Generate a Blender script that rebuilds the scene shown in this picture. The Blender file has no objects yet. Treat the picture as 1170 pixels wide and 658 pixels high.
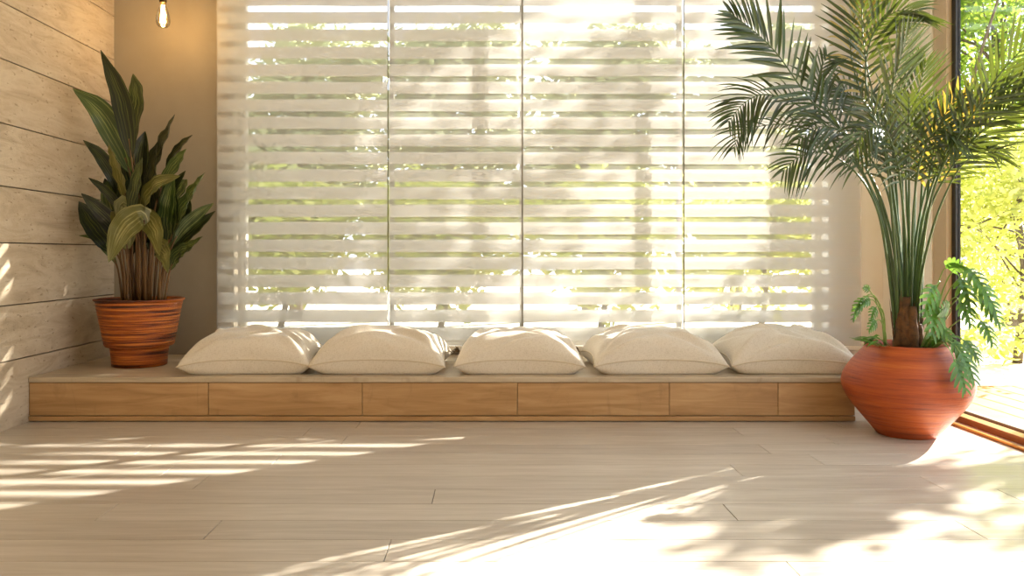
import bpy, math, random
from mathutils import Vector, noise, Matrix
random.seed(7)
PI = math.pi
S = bpy.context.scene
C = S.collection
F = 900.0; VX = 560.0; VY = 290.0; H = 0.8        # focal length in px, vanishing point, eye height

def P(px, py, Y):
    """point of the room at distance Y in line with a direction measured on the photo"""
    return Vector(((px - VX) / F * Y, Y, H - (py - VY) / F * Y))

# ------------------------------------------------------------------ mesh builder
class MB:
    def __init__(s):
        s.v = []; s.f = []; s.m = []; s.uv = []; s.col = []
    def add(s, vs, fs, mat=0, uvs=None, c=0.5):
        b = len(s.v)
        s.v.extend([tuple(p) for p in vs])
        for f in fs:
            s.f.append(tuple(b + i for i in f)); s.m.append(mat); s.col.append(c)
            s.uv.append([uvs[i] if uvs else (0, 0) for i in f])
    def box(s, x0, x1, y0, y1, z0, z1, mat=0, c=0.5, bev=0.0):
        if bev <= 0:
            vs = [(x, y, z) for x in (x0, x1) for y in (y0, y1) for z in (z0, z1)]
            s.add(vs, [(0, 1, 3, 2), (4, 6, 7, 5), (0, 4, 5, 1), (2, 3, 7, 6), (0, 2, 6, 4), (1, 5, 7, 3)], mat, None, c)
            return
        import bmesh
        bm = bmesh.new(); bmesh.ops.create_cube(bm, size=1)
        for v in bm.verts:
            v.co = Vector((x0 + (v.co.x + .5) * (x1 - x0), y0 + (v.co.y + .5) * (y1 - y0), z0 + (v.co.z + .5) * (z1 - z0)))
        bmesh.ops.bevel(bm, geom=bm.edges[:], offset=bev, segments=2, affect='EDGES', profile=.5)
        bm.verts.index_update()
        s.add([v.co.copy() for v in bm.verts], [tuple(v.index for v in f.verts) for f in bm.faces], mat, None, c)
        bm.free()
    def lathe(s, prof, cx, cy, z0, seg=64, mat=0, wob=None):
        vs = []; n = len(prof); uvs = []
        for j, (r, z) in enumerate(prof):
            for i in range(seg):
                a = 2 * PI * i / seg
                rr = r * (1 + (wob(a, z) if wob else 0))
                vs.append((cx + rr * math.cos(a), cy + rr * math.sin(a), z0 + z)); uvs.append((i / seg, j / n))
        fs = [(j * seg + i, j * seg + (i + 1) % seg, (j + 1) * seg + (i + 1) % seg, (j + 1) * seg + i)
              for j in range(n - 1) for i in range(seg)]
        s.add(vs, fs, mat, uvs)
    def tube(s, pts, rad, seg=6, mat=0):
        pts = [Vector(p) for p in pts]; n = len(pts)
        if not hasattr(rad, '__len__'): rad = [rad] * n
        vs = []; uvs = []; ref = None
        for i, p in enumerate(pts):
            t = (pts[min(i + 1, n - 1)] - pts[max(i - 1, 0)]).normalized()
            if ref is None:
                ref = t.cross(Vector((0, 0, 1)) if abs(t.z) < .9 else Vector((1, 0, 0))).normalized()
            ref = (ref - t * ref.dot(t)).normalized(); b = t.cross(ref)
            for k in range(seg):
                a = 2 * PI * k / seg
                vs.append(p + (ref * math.cos(a) + b * math.sin(a)) * rad[i]); uvs.append((k / seg, i / n))
        fs = [(i * seg + k, i * seg + (k + 1) % seg, (i + 1) * seg + (k + 1) % seg, (i + 1) * seg + k)
              for i in range(n - 1) for k in range(seg)]
        fs.append(tuple(range(seg))[::-1]); fs.append(tuple((n - 1) * seg + k for k in range(seg)))
        s.add(vs, fs, mat, uvs)
    def blade(s, pts, wid, nrm, fold=.25, mat=0, c=.5, wave=0.0, us=(-1, 0, 1), roll=0.0):
        """a leaf blade along pts; wid half widths; nrm the way the face looks"""
        n = len(pts); vs = []; uvs = []; k = len(us)
        for i, p in enumerate(pts):
            t = (pts[min(i + 1, n - 1)] - pts[max(i - 1, 0)]).normalized()
            sd = t.cross(nrm)
            if sd.length < 1e-4: sd = t.cross(Vector((1, .3, .2)))
            sd.normalize(); nn = sd.cross(t)
            if roll:
                a = roll * i / n
                sd, nn = sd * math.cos(a) + nn * math.sin(a), nn * math.cos(a) - sd * math.sin(a)
            for u in us:
                w = wid[i]
                off = abs(u) * fold * w + (math.sin(i * 1.7 + u * 2) * wave * w if wave else 0)
                vs.append(p + sd * (u * w) + nn * off); uvs.append(((u + 1) / 2, i / (n - 1)))
        fs = [(i * k + j, i * k + j + 1, (i + 1) * k + j + 1, (i + 1) * k + j) for i in range(n - 1) for j in range(k - 1)]
        s.add(vs, fs, mat, uvs, c)
    def build(s, name, mats, parent=None, smooth=True, loc=None):
        me = bpy.data.meshes.new(name)
        vs = s.v
        if loc is not None:
            L = Vector(loc); vs = [tuple(Vector(p) - L) for p in vs]
        me.from_pydata(vs, [], s.f)
        if not isinstance(mats, (list, tuple)): mats = [mats]
        for m in mats: me.materials.append(m)
        me.polygons.foreach_set('material_index', s.m)
        me.polygons.foreach_set('use_smooth', [smooth] * len(s.f))
        uvl = me.uv_layers.new(name='UVMap'); flat = []
        for u in s.uv:
            for a, b in u: flat += (a, b)
        uvl.data.foreach_set('uv', flat)
        at = me.attributes.new('tone', 'FLOAT', 'FACE'); at.data.foreach_set('value', s.col)
        me.update()
        o = bpy.data.objects.new(name, me); C.objects.link(o)
        if loc is not None: o.location = loc
        if parent is not None: o.parent = parent
        return o

def empty(name, loc, label=None, cat=None, group=None):
    o = bpy.data.objects.new(name, None); C.objects.link(o); o.location = loc; o.empty_display_size = .1
    tag(o, label, cat, group); return o
def tag(o, label=None, cat=None, group=None, kind=None):
    if label: o['label'] = label
    if cat: o['category'] = cat
    if group: o['group'] = group
    if kind: o['kind'] = kind
    return o
def rel(mb, root):
    """builder in world coordinates -> coordinates of its thing"""
    L = root.location; mb.v = [(p[0] - L.x, p[1] - L.y, p[2] - L.z) for p in mb.v]; return mb
def part(mb, name, mats, root, smooth=True):
    return rel(mb, root).build(name, mats, root, smooth)

def spline(cp, n):
    cp = [Vector(p) for p in cp]; out = []
    pp = [cp[0] * 2 - cp[1]] + cp + [cp[-1] * 2 - cp[-2]]; m = len(cp) - 1
    for i in range(n + 1):
        t = i / n * m; k = min(int(t), m - 1); u = t - k
        a, b, c, d = pp[k:k + 4]
        out.append(.5 * ((2 * b) + (c - a) * u + (2 * a - 5 * b + 4 * c - d) * u * u + (3 * b - a - 3 * c + d) * u ** 3))
    return out

# ------------------------------------------------------------------ materials
def lin(h):
    h = h.lstrip('#'); r = [int(h[i:i + 2], 16) / 255 for i in (0, 2, 4)]
    return tuple([(x / 12.92 if x <= .04045 else ((x + .055) / 1.055) ** 2.4) for x in r] + [1])
class NT:
    def __init__(s, name):
        s.m = bpy.data.materials.new(name); s.m.use_nodes = True; s.t = s.m.node_tree; s.t.nodes.clear()
        s.out = s.t.nodes.new('ShaderNodeOutputMaterial')
    def n(s, ty, **kw):
        nd = s.t.nodes.new('ShaderNode' + ty)
        for k, v in kw.items():
            if k[0] == '_': setattr(nd, k[1:], v)
            else:
                k2 = int(k[1:]) if k[0] == 'i' and k[1:].isdigit() else k.replace('_', ' ')
                if isinstance(v, bpy.types.NodeSocket): s.t.links.new(v, nd.inputs[k2])
                else: nd.inputs[k2].default_value = v
        return nd
    def mapped(s, scale, co='Object', rot=(0, 0, 0)):
        tc = s.n('TexCoord'); mp = s.n('Mapping', Vector=tc.outputs[co], Scale=scale, Rotation=rot); return mp.outputs[0]
    def noise(s, vec, scale, detail=4, rough=.55, dist=0):
        return s.n('TexNoise', Vector=vec, Scale=scale, Detail=detail, Roughness=rough, Distortion=dist).outputs['Fac']
    def ramp(s, fac, stops):
        r = s.n('ValToRGB', Fac=fac); e = r.color_ramp.elements
        while len(e) < len(stops): e.new(.5)
        for q, (p, c) in zip(e, stops): q.position = p; q.color = lin(c) if isinstance(c, str) else (c, c, c, 1)
        return r.outputs[0]
    def mix(s, fac, a, b, mode='MIX'):
        return s.n('MixRGB', _blend_type=mode, Fac=fac, Color1=a, Color2=b).outputs[0]
    def math(s, op, a, b=0.0):
        return s.n('Math', _operation=op, i0=a, i1=b).outputs[0]
    def bump(s, h, strength=.3, dist=.01):
        return s.n('Bump', Height=h, Strength=strength, Distance=dist).outputs[0]
    def bsdf(s, **kw): return s.n('BsdfPrincipled', **kw)
    def done(s, sh): s.t.links.new(sh, s.out.inputs[0]); return s.m

def plain(name, col, rough=.5, metal=0.0, nscale=40, bump=.05, var=.06):
    t = NT(name); v = t.mapped((1, 1, 1)); f = t.noise(v, nscale)
    c = t.mix(t.math('MULTIPLY', f, var * 2), lin(col), (0.02, .015, .01, 1))
    b = t.bsdf(Base_Color=c, Roughness=rough, Metallic=metal, Normal=t.bump(f, bump, .003))
    return t.done(b.outputs[0])

def mat_floor():
    t = NT('pale_oak_planks'); at = t.n('Attribute', _attribute_name='tone').outputs['Fac']
    tc = t.n('TexCoord').outputs['Object']
    sh = t.n('CombineXYZ', X=t.math('MULTIPLY', at, 37.0), Y=t.math('MULTIPLY', at, 11.0))
    v = t.n('VectorMath', _operation='ADD', i0=tc, i1=sh.outputs[0]).outputs[0]
    v1 = t.n('Mapping', Vector=v, Scale=(1.1, 14, 1)).outputs[0]
    g = t.noise(v1, 2.2, 6, .6, .6)
    v2 = t.n('Mapping', Vector=v, Scale=(3, 120, 1)).outputs[0]; g2 = t.noise(v2, 2.0, 3)
    c = t.ramp(g, [(.25, '#a8a094'), (.5, '#c2bbb0'), (.75, '#d6d0c7')])
    c = t.mix(t.math('MULTIPLY', g2, .45), c, lin('#776650'))
    c = t.mix(.16, c, t.ramp(at, [(0, '#8b7860'), (.5, '#c4b299'), (1, '#d6cab8')]))
    r = t.math('ADD', t.math('MULTIPLY', g, .18), .24)
    b = t.bsdf(Base_Color=c, Roughness=r, Normal=t.bump(g2, .12, .002)); b.inputs['Specular IOR Level'].default_value = .5
    return t.done(b.outputs[0])
def mat_wood(name, c0, c1, c2, rough=.45):
    t = NT(name); at = t.n('Attribute', _attribute_name='tone').outputs['Fac']
    tc = t.n('TexCoord').outputs['Object']
    sh = t.n('CombineXYZ', X=t.math('MULTIPLY', at, 23.0), Z=t.math('MULTIPLY', at, 7.0))
    v = t.n('VectorMath', _operation='ADD', i0=tc, i1=sh.outputs[0]).outputs[0]
    g = t.noise(t.n('Mapping', Vector=v, Scale=(.9, 5, 9)).outputs[0], 2.5, 6, .6, .8)
    f = t.noise(t.n('Mapping', Vector=v, Scale=(4, 60, 90)).outputs[0], 2.0, 3)
    st = t.noise(t.n('Mapping', Vector=v, Scale=(7, 1, 2)).outputs[0], 1.5, 4, .6, 1.2)
    c = t.ramp(g, [(.3, c0), (.5, c1), (.72, c2)])
    c = t.mix(t.math('MULTIPLY', f, .2), c, lin(c0))
    c = t.mix(t.math('MULTIPLY', t.ramp(st, [(.6, 0.0), (.75, 1.0)]), .35), c, lin('#7b5a35'))
    return t.done(t.bsdf(Base_Color=c, Roughness=rough, Normal=t.bump(f, .1, .002)).outputs[0])
def mat_stone():
    t = NT('travertine'); at = t.n('Attribute', _attribute_name='tone').outputs['Fac']
    tc = t.n('TexCoord').outputs['Object']
    sh = t.n('CombineXYZ', Y=t.math('MULTIPLY', at, 19.0), Z=t.math('MULTIPLY', at, 5.0))
    v = t.n('VectorMath', _operation='ADD', i0=tc, i1=sh.outputs[0]).outputs[0]
    w = t.noise(t.n('Mapping', Vector=v, Scale=(1, 1.0, 5), Rotation=(.12, 0, 0)).outputs[0], 2.4, 8, .62, 1.4)
    f = t.noise(v, 42, 6, .65); p = t.noise(t.n('Mapping', Vector=v, Scale=(1, 1, 2.5)).outputs[0], 26, 3, .5)
    c = t.ramp(w, [(.28, '#a8977e'), (.46, '#c2b197'), (.6, '#d0c2aa'), (.78, '#b7a488')])
    c = t.mix(t.math('MULTIPLY', f, .25), c, lin('#9c8566'))
    pits = t.ramp(p, [(.3, 0.0), (.36, 1.0)])
    c = t.mix(t.math('MULTIPLY', t.math('SUBTRACT', 1.0, pits), .5), c, lin('#8a7358'))
    hgt = t.math('ADD', t.math('MULTIPLY', pits, .5), t.math('ADD', w, t.math('MULTIPLY', f, .5)))
    return t.done(t.bsdf(Base_Color=c, Roughness=.62, Normal=t.bump(hgt, .5, .01)).outputs[0])
def mat_plaster(name, a, b):
    t = NT(name); v = t.mapped((1, 1, 1)); f = t.noise(v, 3, 5); g = t.noise(v, 90, 3)
    c = t.ramp(f, [(.3, a), (.7, b)])
    return t.done(t.bsdf(Base_Color=c, Roughness=.8, Normal=t.bump(g, .12, .002)).outputs[0])
def mat_linen(name, a, b):
    t = NT(name); v = t.mapped((1, 1, 1))
    wx = t.noise(t.mapped((620, 80, 80)), 1, 2); wy = t.noise(t.mapped((80, 620, 620)), 1, 2)
    f = t.noise(v, 9, 5)
    w = t.math('ADD', wx, wy)
    c = t.mix(t.ramp(w, [(.7, 0.0), (1.25, 1.0)]), lin(a), lin(b))
    c = t.mix(t.math('MULTIPLY', f, .12), c, lin('#a8977b'))
    bs = t.bsdf(Base_Color=c, Roughness=.9, Normal=t.bump(w, .25, .002)); bs.inputs['Sheen Weight'].default_value = .3
    return t.done(bs.outputs[0])
def mat_terracotta(name, stops, ring, glow=.5, rough=.5, bump=.5):
    t = NT(name)
    r = t.noise(t.mapped((1.5, 1.5, ring)), 1.6, 5, .65, .25)
    g = t.noise(t.mapped((6, 6, ring * 3.5)), 2, 4, .6)
    s = t.noise(t.mapped((1, 1, 1)), 60, 4)
    c = t.ramp(r, stops)
    c = t.mix(t.math('MULTIPLY', g, .3), c, lin(stops[0][1]))
    h = t.math('ADD', t.math('MULTIPLY', r, 1.0), t.math('ADD', t.math('MULTIPLY', g, .6), t.math('MULTIPLY', s, .25)))
    return t.done(t.bsdf(Base_Color=c, Roughness=rough, Normal=t.bump(h, bump, .006)).outputs[0])
def mat_leaf(name, dark, mid, pale, tr=.35, stripes=22, amt=.5, rough=.38, tcol=None, lo=.5, hi=.68):
    t = NT(name); uv = t.n('TexCoord').outputs['UV']
    s = t.noise(t.n('Mapping', Vector=uv, Scale=(stripes, 1.2, 1)).outputs[0], 1, 3, .6)
    oi = t.n('ObjectInfo').outputs['Random']
    at = t.n('Attribute', _attribute_name='tone').outputs['Fac']
    base = t.mix(t.math('MODULO', t.math('ADD', oi, at), 1.0), lin(dark), lin(mid))
    c = t.mix(t.math('MULTIPLY', t.ramp(s, [(lo, 0.0), (hi, 1.0)]), amt), base, lin(pale))
    b = t.bsdf(Base_Color=c, Roughness=rough, Normal=t.bump(s, .25, .002))
    tl = t.n('BsdfTranslucent', Color=t.mix(.45, c, lin(tcol or pale)))
    return t.done(t.n('MixShader', Fac=tr, i1=b.outputs[0], i2=tl.outputs[0]).outputs[0])
def mat_foliage(name, dark, mid, lite, tr=.5):
    t = NT(name); at = t.n('Attribute', _attribute_name='tone').outputs['Fac']
    c = t.ramp(at, [(0.05, dark), (.5, mid), (.95, lite)])
    d = t.n('BsdfDiffuse', Color=c); tl = t.n('BsdfTranslucent', Color=t.mix(.5, c, lin(lite)))
    return t.done(t.n('MixShader', Fac=tr, i1=d.outputs[0], i2=tl.outputs[0]).outputs[0])
def mat_sheer(name, col, tr, clear, weave=400):
    """woven fabric: diffuse + light passing through + open weave"""
    t = NT(name); f = t.noise(t.mapped((3, 3, weave)), 1, 2)
    c = t.mix(t.math('MULTIPLY', f, .12), lin(col), lin('#8f7c60'))
    d = t.n('BsdfDiffuse', Color=c); tl = t.n('BsdfTranslucent', Color=c)
    m = t.n('MixShader', Fac=tr, i1=d.outputs[0], i2=tl.outputs[0])
    return t.done(t.n('MixShader', Fac=clear, i1=m.outputs[0], i2=t.n('BsdfTransparent').outputs[0]).outputs[0])
def mat_glass(name, tint=(1, 1, 1, 1), refl=.06):
    t = NT(name); fr = t.n('Fresnel', IOR=1.45)
    g = t.n('BsdfGlossy', Roughness=.02)
    m = t.n('MixShader', Fac=t.math('MULTIPLY', fr.outputs[0], refl * 10), i1=t.n('BsdfTransparent', Color=tint).outputs[0], i2=g.outputs[0])
    return t.done(m.outputs[0])
def mat_emit(name, col, st):
    t = NT(name); return t.done(t.n('Emission', Color=lin(col), Strength=st).outputs[0])

M = dict(
    floor=mat_floor(), gap=plain('dark_joint', '#3a2d20', .9),
    oak=mat_wood('warm_oak_front', '#9a7448', '#b48d5e', '#c9a476'),
    oaktop=mat_wood('pale_oak_top', '#a5947c', '#b9a88e', '#c8b89f', .35),
    stone=mat_stone(),
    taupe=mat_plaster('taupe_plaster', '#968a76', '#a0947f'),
    cream_lit=mat_plaster('cream_and_lit_plaster', '#efe9dd', '#f3eee4'),
    ceil=mat_plaster('white_ceiling', '#dddbd6', '#e4e2dd'),
    white=plain('white_frame_paint', '#e9e1d2', .4), beige=plain('beige_frame_paint', '#b7a282', .45),
    black=plain('black_rubber_seal', '#1c1a17', .5), bronze=plain('bronze_track', '#8c5a26', .35, .3),
    gold=plain('gold_rail', '#c08a3a', .3, .6), alu=plain('grey_aluminium', '#7d786f', .4, .5),
    steel=plain('pale_track_metal', '#d8d2c6', .35, .3),
    vane=mat_sheer('blind_vane_fabric', '#d9dad8', .15, .05), sheer=mat_sheer('blind_sheer_fabric', '#e4e3de', .12, .60),
    cord=plain('dark_cord', '#6e6555', .7),
    linen=mat_linen('natural_linen', '#beb29c', '#d8cfbf'), piping=plain('linen_piping', '#cdbfa5', .9),
    tassel=plain('brown_tassel', '#6d5b41', .9),
    terra=mat_terracotta('burnished_terracotta', [(.28, '#6a2907'), (.45, '#a24512'), (.6, '#b8581a'), (.8, '#c66e28')], 30, bump=.6),
    rib=mat_terracotta('ribbed_glazed_pot', [(.38, '#3a1604'), (.46, '#8f400c'), (.56, '#c96d1c'), (.7, '#e39238')], 60, rough=.38, bump=.9),
    soil=plain('dark_soil', '#2f2116', .95, 0, 60, .9, .5),
    asp=mat_leaf('striped_leaf', '#172610', '#31481a', '#a9b060', .15, 14, .75),
    aspo=mat_leaf('olive_pale_leaf', '#4a4c1e', '#6d6a2c', '#c2b872', .25, 12, .85),
    aspd=mat_leaf('dark_leaf', '#0c140a', '#18230f', '#757e38', .1, 13, .65),
    stem=plain('brown_petiole', '#6a4a22', .5),
    palm=mat_leaf('palm_leaflet', '#14260c', '#2c4516', '#6c7c30', .12, 8, .4, .35, '#8f9a2c'),
    palmy=mat_leaf('yellowing_palm_leaflet', '#6a6a22', '#a08a30', '#c99a40', .25, 8, .5, .4, '#c9a040'),
    rach=plain('green_palm_stem', '#3d5a1e', .4, 0, 12, .1, .25), trunk=plain('fibrous_trunk', '#86592f', .9, 0, 50, .9, .6),
    phil=mat_leaf('lobed_leaf', '#2f5c12', '#4f8420', '#98b84a', .22, 5, .3, .35, '#a8c850'),
    phs=plain('pale_green_stem', '#7d9a4a', .5),
    glass=mat_glass('window_glass', (1, 1, 1, 1), .015), bulb=mat_glass('bulb_glass', (1, .93, .78, 1), .08),
    fil=mat_emit('glowing_filament', '#ffd28a', 60), brass=plain('aged_brass', '#5e4a2a', .35, .8),
    blackcord=plain('black_textile_cord', '#221c16', .8),
    patio=mat_plaster('pale_patio_stone', '#cfc3ae', '#dcd2c0'), deck=mat_wood('orange_deck', '#80521f', '#935f2c', '#a57340'),
    bark=plain('grey_brown_bark', '#5b4a36', .9, 0, 20, .8, .4),
    fy=mat_foliage('yellow_green_foliage', '#7c9032', '#b0ba4e', '#e4e28c', .5),
    fg=mat_foliage('green_foliage', '#38591a', '#5f8426', '#a3b83e', .5),
    fd=mat_foliage('hazy_olive_foliage', '#6b7a50', '#95a070', '#c8cba0', .4),  # greens paled, the haze behind the blinds put into the leaf colour
    grass=mat_foliage('lawn', '#6b8430', '#8ba33e', '#b5c25c', .3),
    outwall=mat_plaster('garden_wall', '#d6ccb8', '#e2d9c8'),
)

# ------------------------------------------------------------------ camera, lights, world
cam = bpy.data.cameras.new('camera'); co = bpy.data.objects.new('camera', cam); C.objects.link(co)
co.location = (0, 0, H); co.rotation_euler = (PI / 2, 0, 0); cam.lens = F / 1170 * 36; cam.sensor_width = 36
cam.shift_x = (585 - VX) / 1170; cam.shift_y = -(329 - VY) / 1170; cam.clip_start = .05; cam.clip_end = 200
S.camera = co
SD = Vector((-1, -.665, -.515)).normalized()
sl = bpy.data.lights.new('sun', 'SUN'); so = bpy.data.objects.new('sun', sl); C.objects.link(so)
sl.energy = 46; sl.angle = math.radians(.55); sl.color = (1, .935, .82)
so.rotation_euler = SD.to_track_quat('-Z', 'Y').to_euler()
w = bpy.data.worlds.new('hazy_sky'); S.world = w; w.use_nodes = True
bg = w.node_tree.nodes['Background']; bg.inputs[0].default_value = (.80, .90, 1, 1); bg.inputs[1].default_value = 2.7
vs = S.view_settings; S.display_settings.display_device = 'sRGB'
vs.view_transform = 'Standard'; vs.look = 'None'; vs.gamma = 1; vs.use_curve_mapping = False; vs.exposure = 0.12
S.cycles.max_bounces = 10; S.cycles.transparent_max_bounces = 24; S.cycles.diffuse_bounces = 5
S.cycles.use_denoising = True; S.cycles.sample_clamp_indirect = 6; S.cycles.caustics_reflective = False

# ------------------------------------------------------------------ room shell
YB = 4.61; XL = -2.2; XR = 2.42; ZC = 2.75; YF = -2.4
PY = 3.755; PZ = .212                       # seat platform front and top
OX0, OX1, OZ0, OZ1 = -1.50, 1.98, .275, 2.62    # opening behind the blinds

def structure(o): o['kind'] = 'structure'; return o
# floor planks
fb = MB(); fb.box(XL - .05, 2.33, YF, YB, -.05, -.006, 1)
pw = .157; y0 = 2.835 - pw * 40
k = 0; y = y0
fixed = {round((2.30 - y0) / pw - .5): -.805, round((2.13 - y0) / pw - .5): -.277, round((2.91 - y0) / pw - .5): .91,
         round((3.07 - y0) / pw - .5): 1.27, round((1.97 - y0) / pw - .5): .77}
rr = random.Random(3)
while y < YB:
    ya, yb = max(y, YF) + .001, min(y + pw, YB) - .001
    if yb > YF + .02:
        x = XL - .05; cuts = []
        if k in fixed:
            c0 = fixed[k]; cuts = [c0 - 2.1, c0, c0 + 2.2]
        else:
            c0 = rr.uniform(-4.2, -2.3)
            while c0 < 2.33: cuts.append(c0); c0 += rr.uniform(1.9, 2.6)
        cuts = [c for c in cuts if XL + .1 < c < 2.25] + [2.155]
        for c in cuts:
            fb.box(x + .001, c - .001, ya, yb, -.02, 0, 0, rr.random(), .0012); x = c
    y += pw; k += 1
structure(fb.build('floor', [M['floor'], M['gap']], None, False))
# left wall of stone courses
wb = MB(); wb.box(XL - .15, XL - .022, YF, YB, -.05, ZC, 1)
joints = [-.02, .31, .564, .85, 1.106, 1.39, 1.68, 1.935, 2.19, 2.47, ZC]
for i in range(len(joints) - 1):
    wb.box(XL - .024, XL, YF, YB - .0, joints[i] + .0026, joints[i + 1] - .0026, 0, rr.random(), .0015)
structure(wb.build('wall_left', [M['stone'], M['gap']], None, False))
# back wall with the opening
bb = MB()
bb.box(XL - .15, OX0, YB, YB + .2, -.05, ZC); bb.box(OX1, 2.345, YB, YB + .2, -.05, ZC, 1)  # right section paler: light falling on the same wall, put into its colour
bb.box(OX0, OX1, YB, YB + .2, -.05, OZ0); bb.box(OX0, OX1, YB, YB + .2, OZ1, ZC)
structure(bb.build('wall_back', [M['taupe'], M['cream_lit']], None, False))
# right wall: short return, pilaster, then the tall sliding window
GX = 2.31
rw = MB(); rw.box(2.30, 2.345, 4.03, YB, -.05, ZC); rw.box(2.30, 2.345, .6, 4.03, 2.6, ZC)
rw.box(2.30, 2.345, YF, .6, -.05, ZC)
structure(rw.build('wall_right', M['cream_lit'], None, False))
pl = MB(); pl.box(2.272, 2.30, 4.05, 4.22, .02, ZC, 0, .5, .004)
structure(pl.build('trim_1', M['white'], None, False))
cb = MB(); cb.box(XL - .15, 2.345, YF, YB + .2, ZC, ZC + .15)
structure(cb.build('ceiling', M['ceil'], None, False))
fw = MB(); fw.box(XL - .15, 2.345, YF - .15, YF, -.05, ZC)
structure(fw.build('wall_front', M['taupe'], None, False))
# right window : frames, seals, tracks, panes
wr = empty('window_2', (2.32, 1.4, 0)); wr['kind'] = 'structure'
f = MB()
f.box(2.275, 2.33, 3.93, 4.045, 0.006, 2.6, 0, .5, .003)
f.box(2.275, 2.33, .6, 3.93, 2.53, 2.6, 0, .5, .003)
f.box(2.275, 2.33, .6, .68, 0.006, 2.53, 0, .5, .003)
part(f, 'window_frame', M['beige'], wr, False)
f = MB(); f.box(2.303, 2.327, 3.895, 3.93, .045, 2.53); f.box(2.303, 2.327, .68, .71, .045, 2.53)
part(f, 'seal', M['black'], wr, False)
f = MB(); f.box(2.285, 2.355, 2.0, 2.05, .045, 2.53, 0, .5, .003)
part(f, 'mullion', M['beige'], wr, False)
f = MB(); f.box(GX, GX + .012, 2.05, 3.895, .04, 2.53); part(f, 'pane', M['glass'], wr, False)
f = MB(); f.box(GX, GX + .012, .71, 2.0, .04, 2.53); part(f, 'pane', M['glass'], wr, False)
th = empty('trim_2', (2.24, 1.4, 0)); th['kind'] = 'structure'
f = MB(); f.box(2.16, 2.36, .6, 4.03, -.04, .004); part(f, 'sill_plate', M['steel'], th, False)
f = MB(); f.box(2.158, 2.178, .6, 4.03, .0, .012, 0, .5, .003); part(f, 'gold_strip', M['gold'], th, False)
f = MB(); f.box(2.215, 2.275, .6, 3.93, .004, .035, 0, .5, .004); part(f, 'rail', M['bronze'], th, False)
f = MB(); f.box(2.295, 2.33, .6, 3.93, .004, .042, 0, .5, .003); part(f, 'rail', M['alu'], th, False)

# back window in its opening
wn = empty('window_1', ((OX0 + OX1) / 2, YB + .12, OZ0)); wn['kind'] = 'structure'
f = MB()
for a, b in ((OX0, OX0 + .04), (OX1 - .04, OX1)): f.box(a, b, YB + .1, YB + .15, OZ0, OZ1, 0, .5, .003)
for a, b in ((OZ0, OZ0 + .04), (OZ1 - .05, OZ1)): f.box(OX0 + .04, OX1 - .04, YB + .1, YB + .15, a, b, 0, .5, .003)
part(f, 'window_frame', M['white'], wn, False)
xs = [OX0 + .04, -.589, .189, 1.134, OX1 - .04]
for a in xs[1:-1]:
    f = MB(); f.box(a - .012, a + .012, YB + .1, YB + .15, OZ0 + .04, OZ1 - .05, 0, .5, .002); part(f, 'mullion', M['alu'], wn, False)
for a, b in zip(xs[:-1], xs[1:]):
    f = MB(); f.box(a + .01, b - .01, YB + .12, YB + .128, OZ0 + .03, OZ1 - .04); part(f, 'pane', M['glass'], wn, False)

# ------------------------------------------------------------------ blinds
bxe = [(-1.582, -.594, 'soft banded blind at the far left, its left edge over the taupe wall'),
       (-.588, .184, 'soft banded blind second from the left, behind the second cushion'),
       (.190, 1.119, 'soft banded blind third from the left, behind the third and fourth cushions'),
       (1.125, 2.149, 'widest soft banded blind at the far right, behind the palm fronds')]
BY = 4.570
for i, (x0, x1, lab) in enumerate(bxe):
    r = empty('window_blind', ((x0 + x1) / 2, BY, .24), lab, 'blind', 'banded blinds over the back window')
    f = MB(); f.box(x0, x1, BY - .03, BY + .034, 2.655, 2.74, 0, .5, .006); part(f, 'headrail', M['white'], r, False)
    f = MB()
    for k in range(-4, 20):
        zc = 2.224 - .102 * k - .051
        if zc + .035 > 2.655 or zc < .27: continue
        vs = []; n = 7; segs = 12; hh = .036
        ph = rr.uniform(0, 6)
        for j in range(n):
            u = j / (n - 1) * 2 - 1
            for q in range(segs + 1):
                xx = x0 + .003 + (x1 - x0 - .006) * q / segs
                sag = .0012 * math.sin(q * .9 + ph)
                vs.append((xx, BY + .010 + .006 * u - .008 * (1 - u * u) + sag, zc + u * hh + .001 * math.sin(q * .6 + ph)))
        fs = [(j * (segs + 1) + q, j * (segs + 1) + q + 1, (j + 1) * (segs + 1) + q + 1, (j + 1) * (segs + 1) + q) for j in range(n - 1) for q in range(segs)]
        f.add(vs, fs)
    part(f, 'vanes', M['vane'], r)
    f = MB()
    nx = 24
    vs = [(x0 + (x1 - x0) * q / nx, BY - .012 + .0015 * math.sin(q * 1.3 + i), z) for z in (.262, 1.0, 1.8, 2.66) for q in range(nx + 1)]
    f.add(vs, [(j * (nx + 1) + q, j * (nx + 1) + q + 1, (j + 1) * (nx + 1) + q + 1, (j + 1) * (nx + 1) + q) for j in range(3) for q in range(nx)])
    part(f, 'sheer_panel', M['sheer'], r)
    f = MB(); f.box(x0, x1, BY - .018, BY + .024, .24, .268, 0, .5, .006); part(f, 'bottom_rail', M['white'], r, False)
    if i < 3:
        f = MB(); f.tube([(x1 + .003, BY - .013, z) for z in (.27, 1.0, 1.8, 2.65)], .0028, 6); part(f, 'side_cord', M['cord'], r)

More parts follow.
